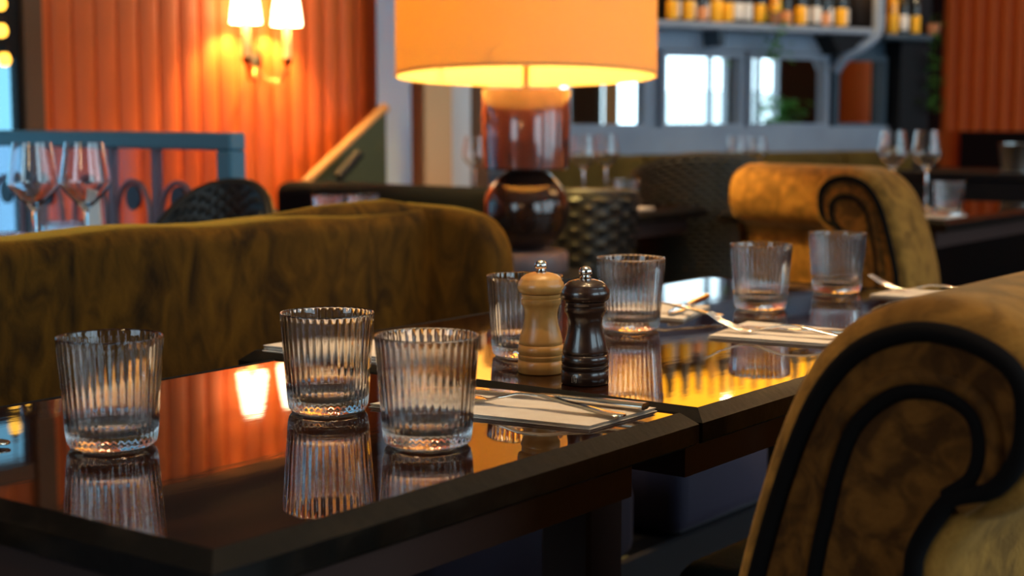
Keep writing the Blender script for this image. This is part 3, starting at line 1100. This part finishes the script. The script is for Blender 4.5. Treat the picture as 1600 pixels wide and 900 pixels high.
def mill(name, label, loc, m, rz, emblem=False):
    t = thing(name, label, 'pepper mill', loc, rz)
    body = [(0, 0), (.0225, 0), (.0238, .0012), (.0238, .0132), (.0228, .0142), (.0238, .0152), (.0238, .0186), (.0226, .0196), (.0236, .0206),
            (.0240, .0245), (.0234, .0292), (.0222, .0300), (.0228, .031), (.0226, .0345), (.0208, .042), (.0185, .050), (.0173, .057), (.0171, .061),
            (.0178, .067), (.0196, .0715), (.0207, .0725), (.0207, .0775), (.0194, .0785), (.0202, .0795), (.0202, .0828), (0, .0830)]
    obj('body', lathe(body, 48), m, t, 50)
    head = [(0, .0831), (.0198, .0831), (.0230, .0850), (.0246, .0895), (.0238, .0945), (.0220, .0968), (.0219, .0976), (.0205, .1000), (.0165, .1030), (.0095, .1050), (0, .1054)]
    obj('head', lathe(head, 48), m, t, 60)
    knob = [(0, .1050), (.0056, .1050), (.0056, .1072), (.0042, .1080), (.0046, .1090), (.0062, .1100), (.0064, .1125), (.0060, .1150), (.0042, .1172), (.0015, .1180), (0, .1180)]
    obj('knob', lathe([(r, z, 1 if .1095 < z < .1155 else 0) for r, z in knob], 48, rib=(16, .0007)), M['chrome'], t, 60)
    if emblem:
        # small outlined badge with a mill silhouette, cut in silver on the base
        bm = bmesh.new()
        R_ = .0239

        def on_base(u, v):
            a_ = u / R_
            return Vector((R_ * math.sin(a_) * 1.0, -R_ * math.cos(a_), v))
        out = [(-.0024, .0040), (.0024, .0040), (.0024, .0090), (.0012, .0112), (-.0012, .0112), (-.0024, .0090)]
        tube([on_base(*p) for p in out], .00022, 5, bm, True)
        tube([on_base(*p) for p in [(-.0009, .0052), (.0009, .0052), (.0005, .0076), (.0009, .0092), (0, .0101), (-.0009, .0092), (-.0005, .0076)]], .0002, 5, bm, True)
        obj('emblem', bm, mat('silver badge ink', (.42, .36, .28), .4), t)
    return t


q = on(845, 582, TZ)
mill('pepper_mill', 'pale honey wood mill with a steel knob', (q.x, q.y, TZ + .0003), M['maple'], .3)
q = on(914, 599, TZ)
ang = math.atan2(-q.y, -q.x)
mill('pepper_mill', 'chocolate dark wood mill with a steel knob and small badge', (q.x, q.y, TZ + .0003), M['choc'], ang + PI / 2 - .48, True)

# ================================================================== napkins


def napkin(name, label, corners, z, layers=3, th=.0014, wav=.0007, group='folded napkins under cutlery'):
    """corners: 4 world xy points in order; folded paper, open edges stepped"""
    t = thing(name, label, 'napkin', (sum(c[0] for c in corners) / 4, sum(c[1] for c in corners) / 4, z), 0, group)
    ox, oy = t.location.x, t.location.y
    c = [Vector((p[0] - ox, p[1] - oy)) for p in corners]
    nu, nv = 16, 8
    for k in range(layers):
        bm = bmesh.new()
        ins = .0012 * (k % 2) + .0006 * k
        top, bot = [], []
        for i in range(nu + 1):
            for j in range(nv + 1):
                u, v = i / nu, j / nv
                p = (c[0] * (1 - u) + c[1] * u) * (1 - v) + (c[3] * (1 - u) + c[2] * u) * v
                p = p * (1 - ins * 8)
                e = min(u, 1 - u, v, 1 - v)
                base = k * th
                up = th * .92 * min(1, .35 + e * 12)
                wv = wav * math.sin(u * 9 + k) * math.cos(v * 5 + k * 2) * (k + 1) * .4 * min(1, e * 8)
                top.append(bm.verts.new((p.x, p.y, base + up + abs(wv))))
                bot.append(bm.verts.new((p.x, p.y, base + (abs(wv) if k else 0))))
        idx = lambda i, j: i * (nv + 1) + j
        for i in range(nu):
            for j in range(nv):
                q_ = [idx(i, j), idx(i + 1, j), idx(i + 1, j + 1), idx(i, j + 1)]
                bm.faces.new([top[a_] for a_ in q_])
                bm.faces.new([bot[a_] for a_ in q_[::-1]])
        ring = [idx(i, 0) for i in range(nu + 1)] + [idx(nu, j) for j in range(1, nv + 1)] + [idx(i, nv) for i in range(nu - 1, -1, -1)] + [idx(0, j) for j in range(nv - 1, 0, -1)]
        for a_, b__ in zip(ring, ring[1:] + ring[:1]):
            bm.faces.new((top[a_], top[b__], bot[b__], bot[a_]))
        obj('fold', bm, M['napkin'], t, 40)
    return t


napkin('napkin', 'cream folded napkin with fork and knife on the nearest table', [(-.965, 1.060), (-.742, 1.096), (-.741, 1.203), (-.950, 1.190)], TZ + .0004)
napkin('napkin', 'cream folded napkin under the raised fork on the long table', [(-.940, 1.640), (-.735, 1.672), (-.745, 1.79), (-.965, 1.785)], TZ + .0004)
napkin('napkin', 'cream napkin edge showing behind the middle tumbler, long table corner', [(-1.292, 1.242), (-1.09, 1.262), (-1.11, 1.36), (-1.29, 1.345)], TZ + .0004, 3, .003)
napkin('napkin', 'cream napkin on the far left side of the long table', [(-1.16, 1.74), (-1.04, 1.75), (-1.085, 1.90), (-1.19, 1.89)], TZ + .0004)
napkin('napkin', 'cream napkin at far right of long table beside the armchair roll', [(-.965, 2.16), (-.76, 2.17), (-.76, 2.262), (-.965, 2.262)], TZ + .0004)
q = at(1000, 318, 4.42)
napkin('napkin', 'napkin by the tumbler on the table beside woven chairs', [(q.x - .10, q.y - .06), (q.x + .02, q.y - .06), (q.x + .02, q.y + .05), (q.x - .10, q.y + .05)], TZ + .0014)
q = at(1500, 330, 4.05)
napkin('napkin', 'napkin by the tumbler right of the rolled armchair', [(q.x - .13, q.y - .08), (q.x - .01, q.y - .08), (q.x - .01, q.y + .08), (q.x - .13, q.y + .08)], TZ + .0014)
# standing white napkin behind the bench
q = at(144, 340, 2.62)
t = thing('standing_napkin', 'white napkin folded upright beside the wine glasses', 'napkin', (q.x, q.y, TZ + .0015), YAW)
bm = bmesh.new()
for s_ in (-1, 1):
    prism(bm, [(-.018, 0), (.018, 0), (.013, .13), (-.006, .138)], s_ * .012, s_ * .001, lambda a_, b__, d: (a_, d * (1 - b__ * 5), b__))
obj('fold', bm, M['white_label'], t)

# ================================================================== cutlery


def ribbon(path, widths, th, bm=None):
    """flat bar along path (x along, z up) with given half widths"""
    bm = bm or bmesh.new()
    rings = []
    n = len(path)
    for i, (x, y, z) in enumerate(path):
        a_ = path[max(0, i - 1)]
        c = path[min(n - 1, i + 1)]
        tx, tz = c[0] - a_[0], c[2] - a_[2]
        l_ = math.hypot(tx, tz) or 1
        nx, nz = -tz / l_, tx / l_
        hw = widths[i]
        h2 = th[i] / 2 if isinstance(th, (list, tuple)) else th / 2
        ring = []
        for k in range(10):
            an = 2 * PI * k / 10
            ca, sa = math.cos(an), math.sin(an)
            oy = hw * (abs(ca) ** .6) * (1 if ca >= 0 else -1)
            on_ = h2 * (abs(sa) ** .8) * (1 if sa >= 0 else -1)
            ring.append(bm.verts.new((x + nx * on_, y + oy, z + nz * on_)))
        rings.append(ring)
    for A_, B_ in zip(rings, rings[1:]):
        for k in range(10):
            j = (k + 1) % 10
            bm.faces.new((A_[k], A_[j], B_[j], B_[k]))
    bm.faces.new(rings[0][::-1])
    bm.faces.new(rings[-1])
    return bm


def fork_z(x):
    # side view: x=0 tine tips (raised), .045 heel (rests), hump at .10, handle end rests at .195
    pts = [(0, .022), (.02, .0115), (.042, .004), (.058, .0032), (.075, .0075), (.095, .0125), (.115, .0125), (.15, .007), (.18, .0025), (.198, .0017)]
    for (x0, z0), (x1, z1) in zip(pts, pts[1:]):
        if x <= x1:
            u = (x - x0) / (x1 - x0)
            u = u * u * (3 - 2 * u) * .4 + u * .6
            return z0 + (z1 - z0) * u
    return pts[-1][1]


def make_fork():
    t = thing('fork', '', 'fork', group='forks on the napkins')
    xs = [.046 + i * (.198 - .046) / 30 for i in range(31)]

    def hw(x):
        if x < .066:
            u = (x - .046) / .02
            return .0118 * (1 - u) + .0045 * u
        if x < .09:
            return .0045 - (x - .066) / .024 * .0014
        return .0031 + (x - .09) / .108 * .0065 - (max(0, x - .19) / .008) ** 2 * .006
    obj('handle', ribbon([(x, 0, fork_z(x)) for x in xs], [hw(x) for x in xs], [.0022 + .0006 * math.sin((x - .046) * 20) for x in xs]), M['steel'], t, 60)
    for k in range(4):
        y0 = (k - 1.5) * .0061
        p = []
        w_ = []
        for i in range(12):
            x = .049 * i / 11
            p.append((x, y0 * (1 - .08 * (1 - i / 11)), fork_z(x)))
            w_.append(.0008 + .0013 * min(1, i / 6))
        obj('tine', ribbon(p, w_, .0018), M['steel'], t, 60)
    return t


def make_knife():
    t = thing('knife', '', 'knife', group='knives on the napkins')
    xs = [.098 + i * .11 / 14 for i in range(15)]
    obj('handle', ribbon([(x, 0, .0034) for x in xs], [.0045 + .0035 * min(1, (x - .098) / .09) for x in xs], [.0035 + .003 * min(1, (x - .098) / .05) for x in xs]), M['steel'], t, 60)
    xs = [i * .1 / 14 for i in range(15)]
    obj('blade', ribbon([(x, .001 * math.sin(x * 20), .0028) for x in xs], [.0025 + .0068 * min(1, x / .03) ** .6 - (.004 * max(0, (x - .08) / .02)) for x in xs], .0014), M['steel'], t, 60)
    return t


def along(o, tip, end, z, label):
    o.location = (tip[0], tip[1], z)
    o.rotation_euler = (0, 0, math.atan2(end[1] - tip[1], end[0] - tip[0]))
    o['label'] = label
    return o


NZ = TZ + .0056
F0 = make_fork()
K0 = make_knife()
along(F0, (-.930, 1.108), (-.735, 1.138), NZ, 'steel fork on the nearest napkin, tines by the front tumbler')
along(K0, (-.945, 1.158), (-.738, 1.178), NZ, 'steel knife beside the fork on the nearest napkin')
f = dup(F0)
t0 = on(1110, 490, TZ + .018)
along(f, (-.955, 1.668), (-.758, 1.695), NZ, 'steel fork with tines overhanging the napkin on the long table')
k = dup(K0)
along(k, (-.95, 1.70), (-.75, 1.735), NZ, 'steel knife behind the overhanging fork on the long table')
f = dup(F0)
along(f, (-.985, 2.205), (-.79, 2.215), NZ, 'steel fork raised on the napkin by the armchair roll')
f = dup(F0)
along(f, (-1.20, 1.77), (-1.01, 1.79), NZ, 'steel fork crossing the napkin at the far left of the long table')
k = dup(K0)
along(k, (-1.065, 1.76), (-1.125, 1.95), NZ, 'steel knife with its handle raised at the far left of long table')
f = dup(F0)
q = on(22, 692, TZ + .004)
along(f, (q.x - .195, q.y - .06), (q.x, q.y), TZ + .0015, 'fork end poking in at the left edge of the nearest table')

# ================================================================== rolled velvet chairs
# roll profile measured in the panel plane: a = from the outer face towards the curl, z = height
OUT = [(0, .690), (.021, .766), (.044, .824), (.072, .859), (.105, .875), (.134, .877), (.160, .870), (.179, .858), (.188, .838), (.186, .803), (.170, .780), (.143, .768), (.128, .748), (.119, .729), (.117, .712)]
INN = [(.044, .690), (.054, .746), (.064, .787), (.076, .813), (.101, .834), (.126, .838), (.145, .833), (.157, .821), (.160, .800), (.154, .782), (.138, .769)]
low_o = [(-.035, .30), (-.022, .50), (-.008, .64)]
low_i = [(.114, .66), (.108, .50), (.10, .30)]


def offset(poly, d):
    n = len(poly)
    out = []
    for i in range(n):
        a_, b__, c = poly[i - 1], poly[i], poly[(i + 1) % n]
        t_ = (Vector(c) - Vector(a_)).normalized()
        nn = Vector((-t_.y, t_.x))
        out.append(Vector(b__) + nn * d)
    return out


PANEL = spline([Vector(p) for p in low_o + OUT + low_i], 4)
PANEL = [Vector((p.x, p.y)) for p in PANEL]


def sweep_cover(path, curls, r=.022):
    """path: list of xy, curls: unit curl direction at each point; ends rounded by r"""
    bm = bmesh.new()
    rows = []

    def section(p, cdir, off):
        pl_ = offset(PANEL, off) if off else PANEL
        rows.append([bm.verts.new((p[0] + cdir[0] * a_.x, p[1] + cdir[1] * a_.x, a_.y)) for a_ in pl_])
    d0 = (Vector(path[1]) - Vector(path[0])).normalized()
    d1 = (Vector(path[-1]) - Vector(path[-2])).normalized()
    for th_ in (0, 25, 50, 70):
        a_ = math.radians(th_)
        section(Vector(path[0]) + d0 * r * (1 - math.sin(PI / 2 - a_)) * 1.0 + d0 * 0, curls[0], r * math.sin(a_))
    for p, c in list(zip(path, curls))[1:-1]:
        section(p, c, r)
    for th_ in (70, 50, 25, 0):
        a_ = math.radians(th_)
        section(Vector(path[-1]) - d1 * r * (1 - math.cos(a_)), curls[-1], r * math.sin(a_))
    n = len(PANEL)
    for A_, B_ in zip(rows, rows[1:]):
        for i in range(n):
            j = (i + 1) % n
            bm.faces.new((A_[i], A_[j], B_[j], B_[i]))
    f1 = bm.faces.new(rows[0])
    f2 = bm.faces.new(rows[-1][::-1])
    bmesh.ops.triangulate(bm, faces=[f1, f2])
    return bm


def roll_chair(label, path, curls, seat_lo, seat_hi, loc, rz=0, legs=True):
    t = thing('rolled_velvet_chair', label, 'chair', loc, rz, 'rolled velvet chairs')
    obj('backrest', sweep_cover(path, curls), M['chair_velvet'], t, 50)
    for p, c, sgn in ((path[0], curls[0], 1), (path[-1], curls[-1], -1)):
        i0 = 0 if sgn == 1 else -1
        i1 = 1 if sgn == 1 else -2
        d = (Vector(path[i0]) - Vector(path[i1])).normalized()
        P3 = lambda a_, z, o_=0.0: Vector((p[0] + c[0] * a_ + d[0] * o_, p[1] + c[1] * a_ + d[1] * o_, z))
        bm = bmesh.new()
        pl_ = offset(PANEL, -.004)
        prism(bm, [(q_.x, q_.y) for q_ in pl_], -.010, .0015, lambda a_, b__, dd: P3(a_, b__, dd))
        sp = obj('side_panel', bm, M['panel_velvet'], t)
        obj('piping', tube([P3(q_.x, q_.y, .002) for q_ in PANEL], .0070, 8), M['piping_dark'], sp, 60)
        ins = spline([Vector((.03, .55))] + [Vector(q_) for q_ in INN], 5)
        obj('inner_welt', tube([P3(q_.x, q_.y, .002) for q_ in ins], .0058, 8), M['piping_dark'], sp, 60)
        ii = [Vector((q_.x, q_.y)) for q_ in ins]
        rid = offset(ii, .0095)[1:-1]
        obj('welt_ridge', tube([P3(q_.x, q_.y, -.001) for q_ in rid], .0075, 8), M['panel_velvet'], sp, 60)
    obj('seat', bx(seat_lo, seat_hi, .03, 3), M['green_seat'], t, 40)
    x0, y0, x1, y1 = seat_lo[0], seat_lo[1], seat_hi[0], seat_hi[1]
    for lx_ in (x0 + .04, x1 - .04):
        for ly_ in (y0 + .04, y1 - .04):
            obj('leg', lathe([(0, 0), (.012, 0), (.02, seat_lo[2] + .01), (0, seat_lo[2] + .01)], 12, off=(lx_, ly_, 0)), M['leg'], t, 40)
    return t


ny = 14
path = [(0, .52 * i / ny) for i in range(ny + 1)]
rc = roll_chair('large velvet chair with scrolled back and dark piping, right foreground', path, [(1, 0)] * (ny + 1), (-.452, .02, .37), (.0, .50, .475), (-.518, .98, 0))
r2 = dup(rc, (-.518, 1.585, 0), 0, 'velvet chair beyond the foreground one, only its dark green seat showing')
# far chair: the roll wraps round its right-hand side
S0 = at(1398, 420, 3.38)
hd = math.radians(90) + YAW - math.atan2(.68, .73)   # heading of the short wing, world angle
pth, cur = [], []
p = Vector((0, 0))
a_ = hd
pth.append(tuple(p))
cur.append((math.cos(a_ + PI / 2), math.sin(a_ + PI / 2)))


def step(ds, da, n):
    global p, a_
    for _ in range(n):
        a_ += da / n
        p = p + Vector((math.cos(a_), math.sin(a_))) * ds / n
        pth.append(tuple(p))
        cur.append((math.cos(a_ + PI / 2), math.sin(a_ + PI / 2)))


step(.10, 0, 4)
step(.31, math.radians(85), 14)
step(.31, 0, 8)
rc3 = roll_chair('ochre velvet armchair with rolled wing in the middle distance', pth, cur, (-.40, -.02, .34), (-.13, .22, .47), (S0.x, S0.y, 0))
rc3.scale = (1, 1, 1.0)
# ================================================================== woven chairs


def woven_chair(label, loc, rz, wd, top, m, cell=.028, kind='grid', dome=.06):
    """barrel chair; back faces local +Y, woven shell of raised knots"""
    t = thing('woven_chair', label, 'chair', loc, rz, 'woven barrel chairs')
    bm = bmesh.new()
    R_ = wd / 2
    span = math.radians(150)
    nu = int(R_ * span / cell) * 4
    zb_ = .40
    nv = int((top - zb_) / cell) * 4
    for side in (0, 1):
        grid = []
        for j in range(nv + 1):
            rowv = []
            for i in range(nu + 1):
                u = i / nu
                a1 = PI / 2 + (u - .5) * span
                zt_ = top - dome * (abs(2 * u - 1) ** 2.2) * 2.2
                z = zb_ + (zt_ - zb_) * j / nv
                lean = .05 * (j / nv)
                if kind == 'grid':
                    k = 2.2 * abs(math.sin(PI * (i + j) / 4) * math.sin(PI * (i - j) / 4)) ** 1.5
                else:
                    k = abs(math.sin(PI * i / 4)) * .6 + abs(math.sin(PI * (j + (2 if (i // 4) % 2 else 0)) / 4)) * .6
                edge = math.sin(PI * min(1, max(0, j / nv * 1.0))) ** .12 if 0 < j < nv else 0
                rr = R_ + lean + ((.006 * k + .012) * (edge if j == nv else 1) if side == 0 else -.012 - .004 * k)
                rowv.append(bm.verts.new((rr * math.cos(a1), rr * .9 * math.sin(a1), z)))
            grid.append(rowv)
        for j in range(nv):
            for i in range(nu):
                q_ = (grid[j][i], grid[j][i + 1], grid[j + 1][i + 1], grid[j + 1][i])
                bm.faces.new(q_ if side == 0 else q_[::-1])
        if side == 0:
            g0 = grid
    for i in range(nu):
        bm.faces.new((g0[nv][i], g0[nv][i + 1], grid[nv][i + 1], grid[nv][i]))
        bm.faces.new((g0[0][i + 1], g0[0][i], grid[0][i], grid[0][i + 1]))
    for j in range(nv):
        bm.faces.new((g0[j][0], g0[j + 1][0], grid[j + 1][0], grid[j][0]))
        bm.faces.new((g0[j + 1][nu], g0[j][nu], grid[j][nu], grid[j + 1][nu]))
    obj('woven_back', bm, m, t, 50)
    rim = []
    for i in range(nu + 1):
        u = i / nu
        a1 = PI / 2 + (u - .5) * span
        rim.append(((R_ + .05) * math.cos(a1), (R_ + .05) * .9 * math.sin(a1), top - dome * (abs(2 * u - 1) ** 2.2) * 2.2))
    obj('back_rim', tube(rim[::2], .013, 8), m, t, 60)
    obj('seat', lathe([(0, .36), (R_ * .88, .36), (R_ * .92, .38), (R_ * .92, .42), (R_ * .85, .44), (0, .445)], 32), M['black_cloth'], t, 40)
    for a1 in (45, 135, 225, 315):
        c1, s1 = math.cos(math.radians(a1)), math.sin(math.radians(a1))
        obj('leg', tube([(R_ * .72 * c1, R_ * .72 * s1, .36), (R_ * .85 * c1, R_ * .85 * s1, 0)], [.014, .010], 8), M['black'], t, 50)
    return t


q = at(300, 300, 3.00)
woven_chair('black woven chair in front of the teal glass screen', (q.x, q.y, 0), YAW - .5, .20, .880, M['rattan'], .024, 'grid', .055)
q = at(922, 300, 4.12)
woven_chair('black chequered woven chair just right of the lamp globe', (q.x, q.y - .02, 0), YAW + PI, .16, .818, M['rattan'], .036, 'grid', .004)
q = at(1085, 260, 4.85)
woven_chair('big dark olive woven chair with domed back beside the rolled armchair', (q.x + .02, q.y, 0), YAW + PI, .34, .895, M['rattan_olive'], .026, 'grid', .035)

# ================================================================== black sofa behind
t = thing('black_sofa', 'long low black sofa back behind the velvet bench', 'sofa', (-2.85, 3.17, 0))
obj('backrest', bx((-.40, 0, .30), (.47, .13, .826), .035, 3), M['black_cloth'], t, 40)
obj('seat_cushion', bx((-.40, -.16, .30), (.40, -.002, .45), .03, 3), M['black_cloth'], t, 40)
obj('sofa_base', bx((-.38, -.14, 0), (.45, .12, .295)), M['black'], t)
# steel wine bucket at the far right
q = at(1592, 240, 6.0)
t = thing('ice_bucket', 'blurred steel ice bucket at the far right edge', 'bucket', (q.x, q.y, .80))
obj('bucket_body', lathe([(0, 0), (.06, 0), (.075, .10), (.079, .105), (.073, .105), (.058, .008), (0, .008)], 32), M['chrome'], t, 40)
obj('handle_ring', tube([(.08 + .012 * math.cos(i * PI / 6), .012 * math.sin(i * PI / 6), .08) for i in range(12)], .003, 6, None, True), M['chrome'], t, 60)
t = thing('service_console', 'dark console standing before the far orange wall', 'console', (q.x - .05, q.y, 0))
obj('console_body', bx((-.35, -.18, .0), (.45, .25, .77), .004, 1), M['black'], t)
obj('console_top', bx((-.37, -.2, .771), (.47, .27, .7995), .004, 1), M['black'], t)
# dark wainscot under the far orange battens
struct('baseboard_back', bx((-3.3, YB - .06, 0), (XR, YB, .92)), M['black'])

# ================================================================== ceiling lights (out of view, light the tables; one added as a wall wash)
spots = [(-.85, 1.75, 75, 44, 'over the long table'), (-.85, 1.0, 75, 46, 'over the nearest table'), (-2.3, 1.5, 45, 70, 'behind the velvet bench'),
         (-2.3, 4.0, 8, 90, 'over the woven chairs'), (-.6, 3.2, 7, 80, 'between tables and windows'), (-2.15, 3.35, 230, 60, 'added to wash the orange wall'),  # orange wall spot is added and tilted to brighten that wall
         (-1.25, 2.0, 90, 46, 'over the far end of the velvet bench'),
         (-.3, 1.3, 22, 60, 'over the foreground chair')]
for k, (x, y, e, cone, lb_) in enumerate(spots):
    t = thing('ceiling_spot', 'round warm ceiling downlight ' + lb_, 'ceiling light', (x, y, H), 0, 'ceiling downlights')
    obj('housing', lathe([(0, -.002), (.05, -.002), (.055, -.01), (.05, -.05), (.04, -.05), (.036, -.02), (0, -.02)], 24), M['black'], t, 40)
    obj('lens', lathe([(0, -.022), (.034, -.022), (.034, -.026), (0, -.026)], 20), M['downlight'], t, 40)
    lamp('downlight_bulb', (x, y, H - .06), e, (1, .66, .34), .035, 'SPOT', (0, math.radians(14 if 'orange' in lb_ else 0), 0), math.radians(cone), .8)

# added opal pendants, all unseen: fill behind the viewer, two gilding the table edge
for x, y, z, rr, e, lb_ in ((-.55, -.75, 1.95, .1, 9, 'unseen behind the viewpoint as fill'), (-.62, 4.3, 2.25, .17, 5, 'over the walkway, nearer one'),
                            (-.40, 5.6, 2.6, .17, 5, 'over the walkway, farther one')):
    t = thing('added_pendant', 'added opal pendant globe hanging ' + lb_, 'ceiling light', (x, y, z), 0, 'added opal pendant globes')
    obj('opal_globe', lathe([(0, -rr)] + [(rr * math.sin(PI * i / 16), -rr * math.cos(PI * i / 16)) for i in range(1, 16)] + [(0, rr)], 28), M['opal'], t, 60)
    obj('cord', tube([(0, 0, rr), (0, 0, H - z)], .004, 6), M['black'], t)
    lamp('added_pendant_light', (x, y, z - rr - .07), e, (1, .66, .34), .1)
